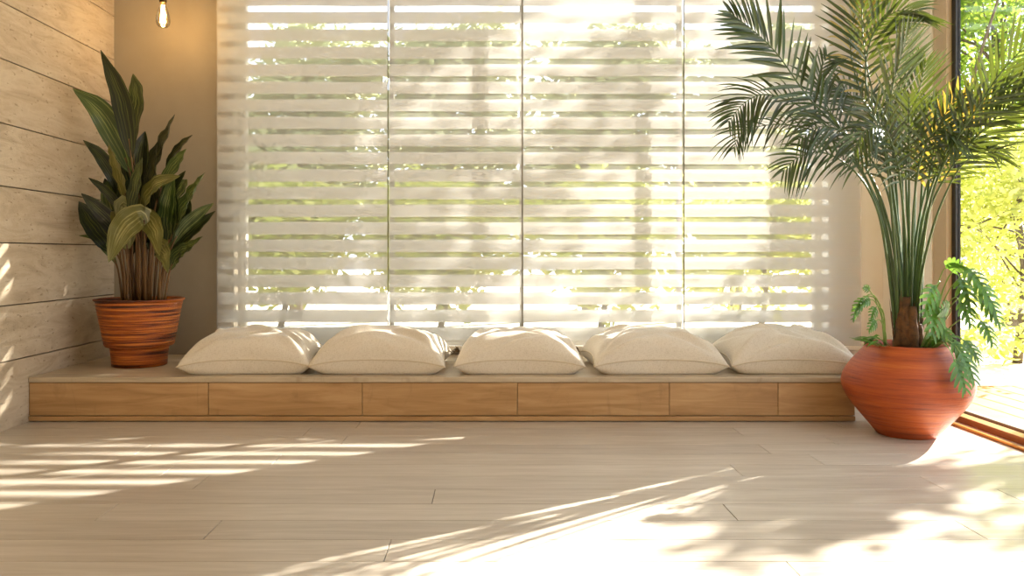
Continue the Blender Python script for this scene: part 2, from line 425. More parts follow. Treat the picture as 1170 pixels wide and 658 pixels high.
# ------------------------------------------------------------------ seat platform
pf = empty('seat_platform', (-.23, PY + .4, 0), 'long low pale oak platform under the row of cushions', 'platform')
PX1 = 1.74
f = MB(); f.box(XL + .002, PX1, PY + .02, YB - .012, .0, .186, 0); part(f, 'carcass', M['oaktop'], pf, False)
f = MB(); f.box(XL + .001, PX1 + .004, PY - .006, YB - .002, .188, PZ, 0, .3, .003); part(f, 'top_board', M['oaktop'], pf, False)
f = MB(); f.box(XL + .001, PX1 + .0, PY - .004, PY + .02, .004, .026, 0, .6, .002); part(f, 'base_strip', M['oak'], pf, False)
ps = [XL + .001, -1.343, -.609, .13, .855, 1.373, PX1]
for a, b in zip(ps[:-1], ps[1:]):
    f = MB(); f.box(a + .0012, b - .0012, PY, PY + .02, .030, .1855, 0, rr.random(), .0015); part(f, 'front_panel', M['oak'], pf, False)

# ------------------------------------------------------------------ cushions
def cushion(cx, cy, W, D, rz, seed, ht, label, lean=0.0, tas=()):
    root = empty('floor_cushion', (cx, cy, PZ), label, 'cushion', 'linen cushions in a row on the platform')
    root.rotation_euler = (0, 0, rz)
    N = 64; rs = random.Random(seed); seam = .072
    creases = []
    for sx in (-1, 1):
        for sy in (-1, 1):
            for q in range(4):
                creases.append((sx, sy, rs.uniform(.15, 1.4), rs.uniform(.4, .95), rs.uniform(.011, .022)))
    def shape(u, v, top):
        x = u * W / 2 * (1 - .075 * (1 - abs(v) ** 1.6) * abs(u) ** 4)
        y = v * D / 2 * (1 - .075 * (1 - abs(u) ** 1.6) * abs(v) ** 4)
        f = (max(0, 1 - abs(u) ** 2.3) ** .58) * (max(0, 1 - abs(v) ** 3.0) ** .38)
        zs = seam - .030 * (abs(u) * abs(v)) ** 3
        nz = noise.noise(Vector((u * 1.7 + seed, v * 1.7, seed * .7)))
        if top:
            z = zs + (ht - seam) * f * (1 + .10 * nz + lean * u)
            for sx, sy, an, ln, am in creases:
                du, dv = (sx - u) * sx, (sy - v) * sy
                d = math.hypot(du, dv); a = math.atan2(dv, du)
                if d < ln * 2:
                    z += am * math.exp(-((a - an) * max(d, .12) / .07) ** 2) * math.sin(min(1, d / (ln * 2)) * PI) * min(1, f * 2) * (1 if (an * 10) % 2 > 1 else -1)
            z += .004 * noise.noise(Vector((u * 5 + v * 2, v * 7 - seed, 3))) * f
        else:
            z = max(.0006, zs - .16 * f)
        return (x, y, z)
    vs = []; fs = []
    for i in range(N + 1):
        for j in range(N + 1):
            u = math.sin((i / N * 2 - 1) * PI / 2 * .999); v = math.sin((j / N * 2 - 1) * PI / 2 * .999)
            u = .5 * u + .5 * (i / N * 2 - 1); v = .5 * v + .5 * (j / N * 2 - 1)
            vs.append(shape(u, v, True))
    idx = {}
    b = len(vs)
    for i in range(N + 1):
        for j in range(N + 1):
            u = math.sin((i / N * 2 - 1) * PI / 2 * .999); v = math.sin((j / N * 2 - 1) * PI / 2 * .999)
            u = .5 * u + .5 * (i / N * 2 - 1); v = .5 * v + .5 * (j / N * 2 - 1)
            if i in (0, N) or j in (0, N): idx[i, j] = i * (N + 1) + j
            else: idx[i, j] = len(vs); vs.append(shape(u, v, False))
    for i in range(N):
        for j in range(N):
            fs.append((i * (N + 1) + j, (i + 1) * (N + 1) + j, (i + 1) * (N + 1) + j + 1, i * (N + 1) + j + 1))
            fs.append((idx[i, j], idx[i, j + 1], idx[i + 1, j + 1], idx[i + 1, j]))
    m = MB(); m.add(vs, fs); m.build('cover', M['linen'], root)
    ring = [vs[i * (N + 1)] for i in range(N + 1)] + [vs[N * (N + 1) + j] for j in range(1, N + 1)] + \
           [vs[i * (N + 1) + N] for i in range(N - 1, -1, -1)] + [vs[j] for j in range(N - 1, 0, -1)]
    ring.append(ring[0])
    m = MB(); m.tube(ring, .0032, 6); m.build('piping', M['piping'], root)
    for sx, sy in tas:
        m = MB(); c = Vector((sx * W / 2, sy * D / 2, seam - .03))
        for q in range(16):
            a = rs.uniform(0, 2 * PI); d = Vector((sx * rs.uniform(.3, 1), rs.uniform(-.5, .5), rs.uniform(.2, 1.3))).normalized()
            p1 = c + d * rs.uniform(.02, .035); p2 = p1 + Vector((sx * .008, 0, rs.uniform(-.02, .012)))
            m.tube([c, p1, p2], [.0028, .0028, .001], 5)
        m.build('tassel', M['tassel'], root)
CY = 4.085; CD = .56
cushion(-1.205, CY, .64, CD, .05, 3, .205, 'natural linen cushion at the left end of the row, nearest the ribbed orange pot', -.10)
cushion(-.545, CY + .0, .665, CD, -.02, 11, .208, 'natural linen cushion second from the left in the row', -.02)
cushion(.145, CY, .635, CD, -.01, 23, .204, 'natural linen cushion in the middle of the row of five', .03, ((-1, 1),))
cushion(.825, CY, .655, CD, .02, 31, .206, 'natural linen cushion fourth from the left in the row', .02, ((-1, 1),))
cushion(1.495, CY + .005, .625, CD, -.03, 47, .204, 'natural linen cushion at the right end of the row, nearest the terracotta pot', .0)

# ------------------------------------------------------------------ hanging bulb
bx, by, bz = -1.798, 4.33, 2.042
lamp = empty('pendant_lamp', (bx, by, bz), 'bare glowing filament bulb hanging in the corner above the striped-leaf plant', 'pendant lamp')
m = MB(); m.lathe([(.0, 0), (.012, .001), (.024, .006), (.033, .016), (.0375, .032), (.038, .045), (.035, .065), (.028, .09), (.021, .112), (.017, .128), (.0165, .14)], bx, by, bz, 32)
part(m, 'glass_bulb', M['bulb'], lamp)
m = MB()
for q in range(6):
    a = q * PI / 3; ca, sa = math.cos(a), math.sin(a)
    m.tube([(bx + .006 * ca, by + .006 * sa, bz + .125), (bx + .015 * ca, by + .015 * sa, bz + .03), (bx + .010 * math.cos(a + .5), by + .010 * math.sin(a + .5), bz + .028)], .0024, 5)
part(m, 'filament', M['fil'], lamp)
m = MB(); m.lathe([(0, .136), (.018, .136), (.0195, .142), (.0195, .185), (.016, .195), (.006, .2), (0, .2)], bx, by, bz, 24)
part(m, 'socket', M['brass'], lamp)
m = MB(); m.tube([(bx, by, bz + .195), (bx, by, 2.3), (bx, by, 2.5), (bx, by, 2.735)], .0035, 6); part(m, 'cord', M['blackcord'], lamp)
m = MB(); m.lathe([(0, 0), (.05, 0), (.05, .018), (0, .018)], bx, by, 2.732, 32); part(m, 'ceiling_rose', M['brass'], lamp)
pt = bpy.data.lights.new('bulb_light', 'POINT'); po = bpy.data.objects.new('bulb_light', pt); C.objects.link(po)
po.location = (bx, by, bz + .07); pt.energy = 5.5; pt.color = (1, .62, .25); pt.shadow_soft_size = .02

# ------------------------------------------------------------------ left plant in ribbed pot
ax, ay = -1.853, 4.165
ap = empty('potted_cast_iron_plant', (ax, ay, PZ), 'leafy plant with striped dark leaves in a ribbed orange pot on the platform', 'potted plant')
prof = [(0, 0), (.128, 0), (.136, .004), (.139, .05), (.146, .098), (.148, .103), (.168, .106), (.172, .114)]
nr = 16
for q in range(nr):
    z = .12 + q * .0135; r0 = .172 + (z - .114) * .19
    prof += [(r0 + .0015, z + .003), (r0 + .0022, z + .0065), (r0 + .0008, z + .0105)]
prof += [(.2135, .338), (.219, .342), (.2235, .346), (.2235, .352), (.218, .354), (.210, .350), (.207, .33), (.204, .315)]
m = MB(); m.lathe(prof, ax, ay, PZ, 72); part(m, 'pot', M['rib'], ap)
m = MB(); m.lathe([(0, .335), (.1, .337), (.207, .330)], ax, ay, PZ, 40, 0, lambda a, z: .0); part(m, 'soil', M['soil'], ap)

rl = random.Random(21)
def strap_leaf(basex, cps, wpx, dY, mat, by=None, face=None, wave=.12, frac=.42, roll=0.0, fold=.3):
    """petiole from the pot, then a lance-shaped blade through the given points"""
    Y0 = ay + (rl.uniform(-.07, .07) if by is None else by)
    n = len(cps); pts = [P(basex, 341, Y0) - Vector((0, 0, .02))]
    for i, (x, y) in enumerate(cps):
        t = (i + 1) / n; pts.append(P(x, y, Y0 + dY * t))
    for p in pts:
        p.x = max(p.x, XL + .015); p.y = min(p.y, YB - .12)
    sp = spline(pts, 26)
    for p in sp: p.x = max(p.x, XL + .012)
    k0 = int(26 * frac)
    W = wpx / F * ay / 2
    blade = sp[k0:]; nb = len(blade)
    wid = []
    for i in range(nb):
        t = i / (nb - 1)
        wid.append(max(.0012, W * (math.sin(PI * min(1, t * .985 + .015) ** .8) ** .8)))
    nv = face or Vector((rl.uniform(-.7, .7), -1, rl.uniform(-.1, .5))).normalized()
    m = MB(); m.blade(blade, wid, nv, fold, 0, .5, wave, (-1, -.5, 0, .5, 1), roll)
    lf = part(m, 'leaf', mat, ap)
    m = MB(); m.tube(sp[:k0 + 3], [.0065 - .003 * i / (k0 + 3) for i in range(k0 + 3)], 6)
    m2 = rel(m, ap).build('petiole', M['stem'], lf)
L = strap_leaf; D_, O_, G_ = M['aspd'], M['aspo'], M['asp']
L(160, [(158, 250), (150, 180), (139, 112), (115, 57)], 22, -.12, D_, frac=.5, roll=.6)
L(165, [(160, 240), (152, 170), (158, 115), (152, 84)], 24, .05, G_, frac=.5)
L(155, [(155, 240), (143, 180), (117, 130), (83, 101)], 28, -.2, G_, frac=.46, roll=-.4)
L(168, [(166, 260), (172, 205), (189, 160), (200, 130)], 30, .1, D_, frac=.45, roll=.4)
L(172, [(178, 260), (190, 195), (206, 168), (220, 154)], 14, .12, D_, frac=.5)
L(170, [(174, 260), (184, 215), (203, 186), (213, 170)], 18, -.05, G_, frac=.5, roll=.5)
L(150, [(148, 270), (135, 215), (116, 180), (95, 160)], 16, -.12, D_, frac=.45)
L(152, [(150, 260), (142, 215), (133, 185), (124, 165)], 20, -.2, O_, frac=.42)
L(180, [(190, 290), (205, 250), (221, 220), (235, 196)], 28, -.08, G_, frac=.42, roll=.5)
L(170, [(165, 270), (164, 238), (178, 212), (206, 201)], 22, -.22, O_, frac=.44)
L(182, [(190, 300), (205, 265), (226, 245), (244, 232)], 14, .05, G_, frac=.42)
L(184, [(192, 305), (206, 278), (227, 258), (246, 241)], 15, .0, D_, frac=.42)
L(146, [(145, 280), (138, 240), (122, 218), (101, 203)], 12, -.05, D_, frac=.45)
L(144, [(140, 290), (130, 258), (112, 238), (93, 221)], 18, -.1, D_, frac=.4)
L(142, [(138, 300), (122, 275), (103, 250), (90, 230)], 28, -.16, D_, frac=.36)
L(140, [(134, 305), (122, 286), (108, 272), (90, 269)], 8, -.1, G_, frac=.3)
L(188, [(194, 310), (203, 292), (218, 282), (232, 270)], 20, -.05, G_, frac=.3, roll=.7)
L(166, [(165, 290), (163, 248), (140, 262), (124, 300)], 30, -.24, O_, frac=.40, fold=.1)
L(168, [(166, 290), (165, 250), (177, 262), (182, 292)], 24, -.2, O_, frac=.42, fold=.1)
L(150, [(147, 300), (143, 262), (142, 236), (134, 252)], 30, -.12, O_, frac=.36, fold=.1)
L(182, [(183, 310), (182, 284), (188, 290), (192, 312)], 22, -.15, O_, frac=.35, fold=.1)
L(180, [(184, 300), (188, 262), (194, 225), (199, 200)], 20, -.16, G_, frac=.36)
L(165, [(160, 250), (156, 210), (160, 175), (166, 150)], 22, .05, D_, frac=.42)
L(160, [(155, 250), (150, 220), (146, 195), (141, 175)], 24, -.05, D_, frac=.4)
L(172, [(176, 270), (178, 230), (176, 200), (180, 165)], 26, .0, D_, frac=.4, roll=.5)
L(176, [(182, 280), (190, 240), (205, 215), (214, 205)], 24, .1, G_, frac=.4)
L(158, [(156, 270), (152, 240), (158, 205), (163, 180)], 20, -.18, G_, frac=.42)
L(150, [(143, 280), (132, 255), (124, 240), (116, 228)], 20, .1, D_, frac=.35)
L(185, [(190, 300), (200, 270), (210, 240), (214, 222)], 22, .08, D_, frac=.38)
L(164, [(165, 290), (170, 262), (174, 235), (172, 212)], 22, -.1, D_, frac=.36)
L(155, [(152, 300), (150, 280), (147, 262), (150, 240)], 22, .06, D_, frac=.36)
L(176, [(178, 300), (180, 285), (184, 262), (180, 245)], 22, .08, D_, frac=.36)
for q in range(9):
    bxp = rl.uniform(138, 190); t = (bxp - 164) / 26
    L(bxp, [(bxp + t * 8, 300), (bxp + t * 14, 262), (bxp + t * 20 + rl.uniform(-8, 8), 225), (bxp + t * 26 + rl.uniform(-12, 12), rl.uniform(180, 205))], rl.uniform(16, 26), rl.uniform(-.1, .15), rl.choice([D_, G_, D_]), frac=.38, roll=rl.uniform(-.5, .5))

# ------------------------------------------------------------------ right pot with palm and companions
tx, ty = 1.85, 3.50
pp = empty('potted_palm', (tx, ty, 0), 'tall arching palm in a round burnished terracotta pot by the glass door', 'potted plant')
prof = [(0, .0), (.118, 0), (.124, .004), (.132, .015), (.165, .055), (.200, .098), (.232, .140), (.256, .180), (.266, .212),
        (.267, .235), (.258, .268), (.240, .300), (.216, .332), (.192, .360), (.176, .378), (.170, .390), (.171, .398), (.166, .402), (.158, .398), (.152, .385), (.150, .36)]
sp = spline([(r, z, 0) for r, z in prof[2:]], 60)
m = MB(); m.lathe(prof[:2] + [(p.x, p.y) for p in sp], tx, ty, 0, 80); part(m, 'pot', M['terra'], pp)
m = MB(); m.lathe([(0, .375), (.08, .378), (.154, .37)], tx, ty, 0, 36); part(m, 'soil', M['soil'], pp)
# trunk stub with fibres
m = MB()
for q, (dx, dy, r, h) in enumerate(((-.022, -.02, .040, .24), (.028, .0, .032, .16), (.0, -.045, .028, .2), (.036, -.03, .024, .12))):
    b = Vector((tx + dx, ty + dy, .37))
    pts = [b + Vector((0, 0, h * i / 6)) for i in range(7)]
    m.tube(pts, [r * (1.15 - .5 * i / 6) * (1 + .12 * math.sin(i * 2.3 + q)) for i in range(7)], 10)
rt = random.Random(5)
for q in range(46):
    a = rt.uniform(0, 2 * PI); r = rt.uniform(.04, .062); z = rt.uniform(.38, .56); h = rt.uniform(.05, .12)
    b = Vector((tx + r * math.cos(a), ty + r * math.sin(a), z))
    m.blade([b, b + Vector((r * .1 * math.cos(a), .0, h * .5)), b + Vector((.012 * math.cos(a), .012 * math.sin(a), h))], [.008, .006, .001], Vector((math.cos(a), math.sin(a), 0)), .3)
part(m, 'trunk', M['trunk'], pp)

def frond(cps, Ys, s0, npair, Lf, wl=.0085, nrm=(0, -1, .25), ang=(62, 28), droop=.12, side=(1, 1), mat='palm', seed=0, lift=0, rad=.0055, pw_=.75, stiff=0.0):
    rs = random.Random(seed * 13 + 5); npair = max(4, int(npair * .9)); wl *= .72
    pts = [P(x, y, Y) for (x, y), Y in zip(cps, Ys)]
    n = 60; sp = spline(pts, n); N0 = Vector(nrm).normalized()
    m = MB()
    for i in range(npair):
        t = s0 + (1 - s0) * (i + .5) / npair
        f = t * n; k = min(int(f), n - 1); p = sp[k].lerp(sp[k + 1], f - k)
        T = (sp[min(k + 2, n)] - sp[max(k - 1, 0)]).normalized()
        sd = T.cross(N0).normalized(); nn = sd.cross(T)
        q = (t - s0) / (1 - s0)
        a = math.radians(ang[0] + (ang[1] - ang[0]) * q)
        prof_l = (math.sin(PI * (.16 + .80 * q)) ** pw_)
        for k2, sg in enumerate((1, -1)):
            if side[k2] <= 0: continue
            aa = a * (1 + rs.uniform(-.1, .1))
            ll = Lf * prof_l * side[k2] * rs.uniform(.9, 1.08)
            d = T * math.cos(aa) + sd * (sg * math.sin(aa)) + nn * rs.uniform(.0, .22)
            d.normalize()
            lp = []; dr = droop * rs.uniform(.7, 1.4)
            for j in range(7):
                u = j / 6
                lp.append(p + d * (ll * u) + Vector((0, 0, -1)) * (ll * dr * u * u) + Vector((0, 0, 1)) * lift * ll * math.sin(u * PI) * .1)
            w = [wl * x * (.7 + .5 * prof_l) for x in (.35, .85, 1, .95, .75, .45, .05)]
            m.blade(lp, w, (nn + Vector((rs.uniform(-.5, .5), rs.uniform(-.3, .3), rs.uniform(-.5, .5)))).normalized(), .35, 0, rs.random())
    fo = part(m, 'frond', M[mat], pp)
    m = MB(); m.tube(sp, [rad * (1.25 - 1.05 * i / n) for i in range(n + 1)], 7)
    rel(m, pp).build('stem', M['rach'], fo)

Y = 3.5
# the big upper left frond
frond([(1028, 385), (1018, 290), (1000, 215), (965, 155), (925, 113), (889, 63), (862, 36), (833, 14)], [3.5, 3.48, 3.45, 3.42, 3.38, 3.34, 3.3, 3.26],
      .50, 28, .27, .0105, (.1, -1, .2), (58, 20), .10, (1, 1.0), seed=1)
# lower companion drooping left
frond([(1026, 385), (1014, 280), (990, 205), (955, 155), (915, 122), (875, 108), (850, 118), (832, 140)], [3.5, 3.5, 3.5, 3.48, 3.46, 3.42, 3.38, 3.34],
      .48, 28, .24, .0075, (.1, -1, .7), (62, 30), .32, (.9, 1), seed=2)
frond([(1030, 385), (1018, 290), (1000, 225), (965, 172), (930, 150), (890, 142), (850, 150), (838, 170)], [3.5, 3.56, 3.6, 3.62, 3.64, 3.64, 3.62, 3.6],
      .5, 20, .20, .0055, (.0, -.8, .8), (60, 30), .4, (1, .8), seed=3)
# small low frond
frond([(1024, 385), (1014, 300), (1004, 245), (988, 210), (965, 186), (938, 174), (912, 180), (894, 196)], [3.5, 3.45, 3.4, 3.36, 3.32, 3.3, 3.28, 3.26],
      .5, 18, .20, .0065, (.1, -1, .4), (60, 25), .35, (.9, 1), seed=4)
# upright fronds
frond([(1032, 385), (1026, 280), (1015, 190), (1000, 120), (988, 60), (985, 10), (992, -40)], [3.5, 3.5, 3.48, 3.45, 3.42, 3.4, 3.38], .42, 26, .26, .0085, (-.3, -1, .1), (60, 25), .1, seed=5)
frond([(1034, 385), (1028, 280), (1012, 180), (985, 110), (972, 60), (978, 15), (1000, -25)], [3.5, 3.54, 3.58, 3.6, 3.6, 3.58, 3.55], .5, 24, .20, .010, (.3, -1, .1), (55, 25), .35, mat='palmy', seed=6)
frond([(1030, 385), (1026, 270), (1012, 170), (990, 100), (995, 45), (1020, 15), (1052, 12)], [3.5, 3.46, 3.42, 3.4, 3.38, 3.36, 3.34], .52, 22, .25, .0085, (.2, -1, .5), (55, 25), .25, seed=7)
frond([(1036, 385), (1034, 290), (1030, 220), (1020, 165), (1018, 110), (1028, 70), (1040, 30)], [3.5, 3.46, 3.42, 3.4, 3.36, 3.34, 3.3], .45, 22, .26, .0085, (.5, -1, .1), (45, 20), .06, seed=8)
frond([(1040, 385), (1040, 300), (1036, 230), (1036, 180), (1044, 130), (1052, 95), (1058, 70)], [3.5, 3.5, 3.52, 3.55, 3.6, 3.64, 3.66], .42, 18, .24, .008, (-.4, -1, .1), (40, 18), .05, seed=9)
# dense middle, left leaning
frond([(1030, 385), (1022, 290), (1004, 220), (975, 170), (950, 130), (935, 95), (945, 62)], [3.5, 3.48, 3.45, 3.42, 3.42, 3.42, 3.44], .42, 26, .26, .008, (.2, -1, .4), (60, 28), .3, seed=10)
frond([(1032, 385), (1026, 290), (1014, 220), (990, 175), (962, 150), (935, 145), (912, 160)], [3.5, 3.44, 3.38, 3.34, 3.3, 3.28, 3.26], .42, 24, .22, .007, (.1, -1, .6), (60, 28), .45, seed=11)
frond([(1034, 385), (1030, 290), (1022, 220), (1008, 165), (990, 130), (968, 105), (950, 98)], [3.5, 3.55, 3.6, 3.66, 3.7, 3.74, 3.76], .4, 26, .25, .008, (.0, -1, .5), (60, 25), .3, seed=12)
# centre curling down
frond([(1038, 385), (1036, 300), (1032, 240), (1026, 190), (1012, 150), (990, 148), (975, 172)], [3.5, 3.44, 3.38, 3.32, 3.26, 3.2, 3.18], .42, 22, .20, .007, (.0, -1, .6), (60, 30), .4, seed=13)
frond([(1040, 385), (1042, 300), (1044, 240), (1050, 190), (1064, 155), (1082, 150), (1096, 172)], [3.5, 3.44, 3.4, 3.34, 3.3, 3.26, 3.22], .42, 20, .18, .007, (.0, -1, .6), (55, 30), .35, seed=14)
# right hand arches
frond([(1044, 385), (1050, 300), (1062, 240), (1088, 190), (1122, 150), (1155, 120), (1185, 100)], [3.5, 3.42, 3.34, 3.26, 3.2, 3.12, 3.05], .42, 26, .24, .0085, (-.1, -1, .4), (50, 22), .18, seed=15)
frond([(1042, 385), (1048, 300), (1058, 235), (1080, 175), (1108, 135), (1140, 108), (1172, 95), (1200, 96)], [3.5, 3.46, 3.42, 3.38, 3.34, 3.28, 3.22, 3.16], .42, 26, .24, .0085, (-.1, -1, .5), (55, 25), .25, seed=16)
frond([(1044, 385), (1052, 300), (1066, 220), (1090, 165), (1116, 125), (1140, 88), (1172, 52), (1195, 35)], [3.5, 3.4, 3.3, 3.22, 3.15, 3.1, 3.05, 3.0], .48, 22, .24, .0085, (-.2, -1, .2), (50, 22), .15, seed=17)
frond([(1040, 385), (1044, 300), (1052, 240), (1066, 190), (1082, 150), (1100, 125), (1125, 112)], [3.5, 3.5, 3.5, 3.48, 3.46, 3.42, 3.38], .40, 22, .22, .010, (-.2, -1, .3), (45, 22), .2, mat='palmy', seed=18)
frond([(1042, 385), (1046, 310), (1054, 250), (1070, 200), (1092, 170), (1116, 158), (1140, 172)], [3.5, 3.48, 3.46, 3.42, 3.38, 3.34, 3.3], .45, 22, .2, .0075, (-.1, -1, .5), (55, 28), .3, seed=19)
# bare-ish outer stem curving right
frond([(1048, 385), (1052, 320), (1066, 260), (1082, 218), (1098, 190), (1118, 176), (1140, 174)], [3.5, 3.4, 3.3, 3.25, 3.2, 3.16, 3.12], .86, 4, .14, .006, (0, -1, .5), (40, 25), .2, seed=20)
# extra upright petioles in the tuft
for q in range(7):
    x = 1026 + q * 4.2; k = (q - 3) * 4
    frond([(x, 388), (x + k * .2, 310), (x + k * .6, 240), (x + k * 1.1, 185), (x + k * 2, 140), (x + k * 3.5, 110)],
          [3.5, 3.5 + .02 * (q - 3), 3.5 + .04 * ((q * 5) % 7 - 3), 3.5 + .06 * ((q * 5) % 7 - 3), 3.5 + .08 * ((q * 5) % 7 - 3), 3.5 + .1 * ((q * 5) % 7 - 3)],
          .5, 16, .2, .0075, (.3 * ((q % 3) - 1), -1, .3), (45, 22), .2, seed=30 + q, rad=.007)

# lobed-leaf companion plants growing in the same pot
def lobed(mb, base, tip, nrm, W, lobes=5, droop=.25):
    d = tip - base; Ln = d.length; T = d.normalized(); N = Vector(nrm).normalized()
    sd = T.cross(N).normalized(); nn = sd.cross(T)
    mid = [base + d * (i / 8) + Vector((0, 0, -1)) * Ln * droop * (i / 8) ** 2 for i in range(9)]
    mb.blade(mid, [W * x for x in (.10, .2, .24, .24, .22, .2, .17, .12, .01)], nn, .2, 0, rl.random())
    for i in range(lobes):
        t = .12 + .72 * i / (lobes - 1); k = min(int(t * 8), 7); p = mid[k].lerp(mid[k + 1], t * 8 - k)
        l = W * (1.0 - .45 * abs(t - .35) * 2)
        a = math.radians(78 - 42 * t)
        for sg in (1, -1):
            dd = (T * math.cos(a) + sd * sg * math.sin(a)).normalized()
            lp = [p + dd * l * u + T * l * .18 * u * u + Vector((0, 0, -1)) * l * .35 * u * u + nn * l * .1 * math.sin(u * 3) for u in (0, .25, .5, .75, .92, 1.02)]
            mb.blade(lp, [l * x for x in (.13, .17, .18, .16, .10, .02)], nn, .15, 0, rl.random())
def companion(stems, label):
    for cps, Ys, W, nrm, dr in stems:
        pts = spline([P(x, y, Yv) for (x, y), Yv in zip(cps, Ys)], 14)
        m = MB(); lobed(m, pts[-2], pts[-1] + (pts[-1] - pts[-3]).normalized() * W * 1.7, nrm, W, 5, dr)
        o = part(m, 'lobed_leaf', M['phil'], pp)
        m = MB(); m.tube(pts, [.0035 - .0018 * i / 14 for i in range(15)], 5)
        rel(m, pp).build('leaf_stalk', M['phs'], o)
companion([
    ([(1058, 398), (1066, 345), (1076, 312), (1082, 305)], [3.5, 3.45, 3.4, 3.38], .050, (-.3, -1, .3), .6),
    ([(1058, 398), (1064, 345), (1074, 322), (1068, 328)], [3.48, 3.42, 3.36, 3.33], .055, (.1, -1, .3), .7),
    ([(1056, 398), (1062, 360), (1072, 340), (1070, 350)], [3.46, 3.40, 3.34, 3.31], .060, (.1, -1, .3), .5),
    ([(1060, 398), (1076, 335), (1092, 306), (1104, 308)], [3.5, 3.42, 3.36, 3.32], .055, (.1, -1, .5), .7),
    ([(1062, 398), (1080, 340), (1100, 316), (1116, 324)], [3.5, 3.42, 3.34, 3.3], .058, (.2, -1, .4), .7),
    ([(1062, 398), (1078, 330), (1090, 310), (1098, 320)], [3.5, 3.46, 3.40, 3.36], .055, (.0, -1, .4), .7),
    ([(1062, 398), (1084, 352), (1108, 335), (1124, 344)], [3.5, 3.42, 3.34, 3.3], .050, (.2, -1, .4), .6),
    ([(1060, 398), (1076, 372), (1086, 356), (1084, 352)], [3.5, 3.42, 3.34, 3.32], .048, (-.2, -1, .3), .7),
    ([(1064, 398), (1090, 370), (1112, 360), (1122, 368)], [3.5, 3.4, 3.34, 3.3], .045, (.2, -1, .5), .6),
    ([(1064, 400), (1078, 390), (1090, 394), (1098, 404)], [3.45, 3.36, 3.28, 3.25], .055, (.3, -1, .4), .5),
    ([(1062, 400), (1074, 392), (1084, 398), (1092, 414)], [3.42, 3.32, 3.25, 3.22], .055, (.1, -1, .4), .4),
    ([(1056, 400), (1066, 386), (1078, 386), (1088, 392)], [3.42, 3.34, 3.3, 3.28], .045, (0, -1, .6), .4),
    ([(1066, 400), (1084, 386), (1094, 384), (1102, 390)], [3.5, 3.42, 3.38, 3.36], .045, (0, -.7, .7), .4),
    ([(1052, 398), (1060, 378), (1066, 370), (1074, 374)], [3.42, 3.38, 3.34, 3.32], .036, (0, -1, .5), .4),
    ([(1058, 398), (1072, 362), (1090, 340), (1098, 346)], [3.46, 3.40, 3.36, 3.33], .045, (.1, -1, .4), .6),
    ([(1012, 398), (1010, 372), (1000, 342), (992, 330)], [3.5, 3.45, 3.4, 3.38], .024, (.1, -1, .4), .4),
    ([(1012, 398), (1009, 365), (1000, 345), (993, 342)], [3.48, 3.42, 3.36, 3.34], .030, (.1, -1, .5), .6),
    ([(1012, 398), (1010, 360), (1004, 350), (1000, 352)], [3.46, 3.42, 3.38, 3.36], .026, (-.1, -1, .4), .8),
    ([(1011, 398), (1006, 352), (996, 336), (984, 343)], [3.46, 3.40, 3.36, 3.34], .030, (.1, -1, .3), .8),
    ([(1011, 398), (1006, 350), (992, 338), (980, 350)], [3.46, 3.41, 3.38, 3.36], .024, (.2, -1, .3), .7),
    ([(1012, 398), (1012, 382), (1006, 366), (1000, 367)], [3.46, 3.42, 3.38, 3.36], .028, (.1, -1, .4), .6),
], '')
m = MB()
for q in range(26):                                   # thin grassy shoots over the rim
    right = q % 2
    x0 = rl.uniform(1000, 1020) if not right else rl.uniform(1052, 1072)
    dx = -rl.uniform(14, 38) if not right else rl.uniform(8, 40)
    y0_ = 396; top = rl.uniform(378, 392); yend = rl.uniform(384, 402)
    Yq = rl.uniform(3.38, 3.48)
    pts = spline([P(x0, y0_, Yq), P(x0 + dx * .45, top, Yq - .05), P(x0 + dx, yend, Yq - .10)], 8)
    m.blade(pts, [.003, .0055, .0062, .0062, .006, .0055, .0045, .003, .0005], Vector((0, -.6, .8)), .2, 0, rl.random())
part(m, 'grassy_shoots', M['phil'], pp)['kind'] = 'stuff'

# ------------------------------------------------------------------ garden
g = MB(); g.box(-30, 30, YB + .2, 40, -.15, -.06); g.box(2.345, 30, -10, YB + .2, -.15, -.06)
structure(g.build('patio_ground', M['patio'], None, False))
d = MB()
for k in range(12):
    d.box(2.37 + k * .145, 2.51 + k * .145, -3, 4.9, -.055, -.02, 0, rr.random(), .004)
structure(d.build('deck_ground', M['deck'], None, False))

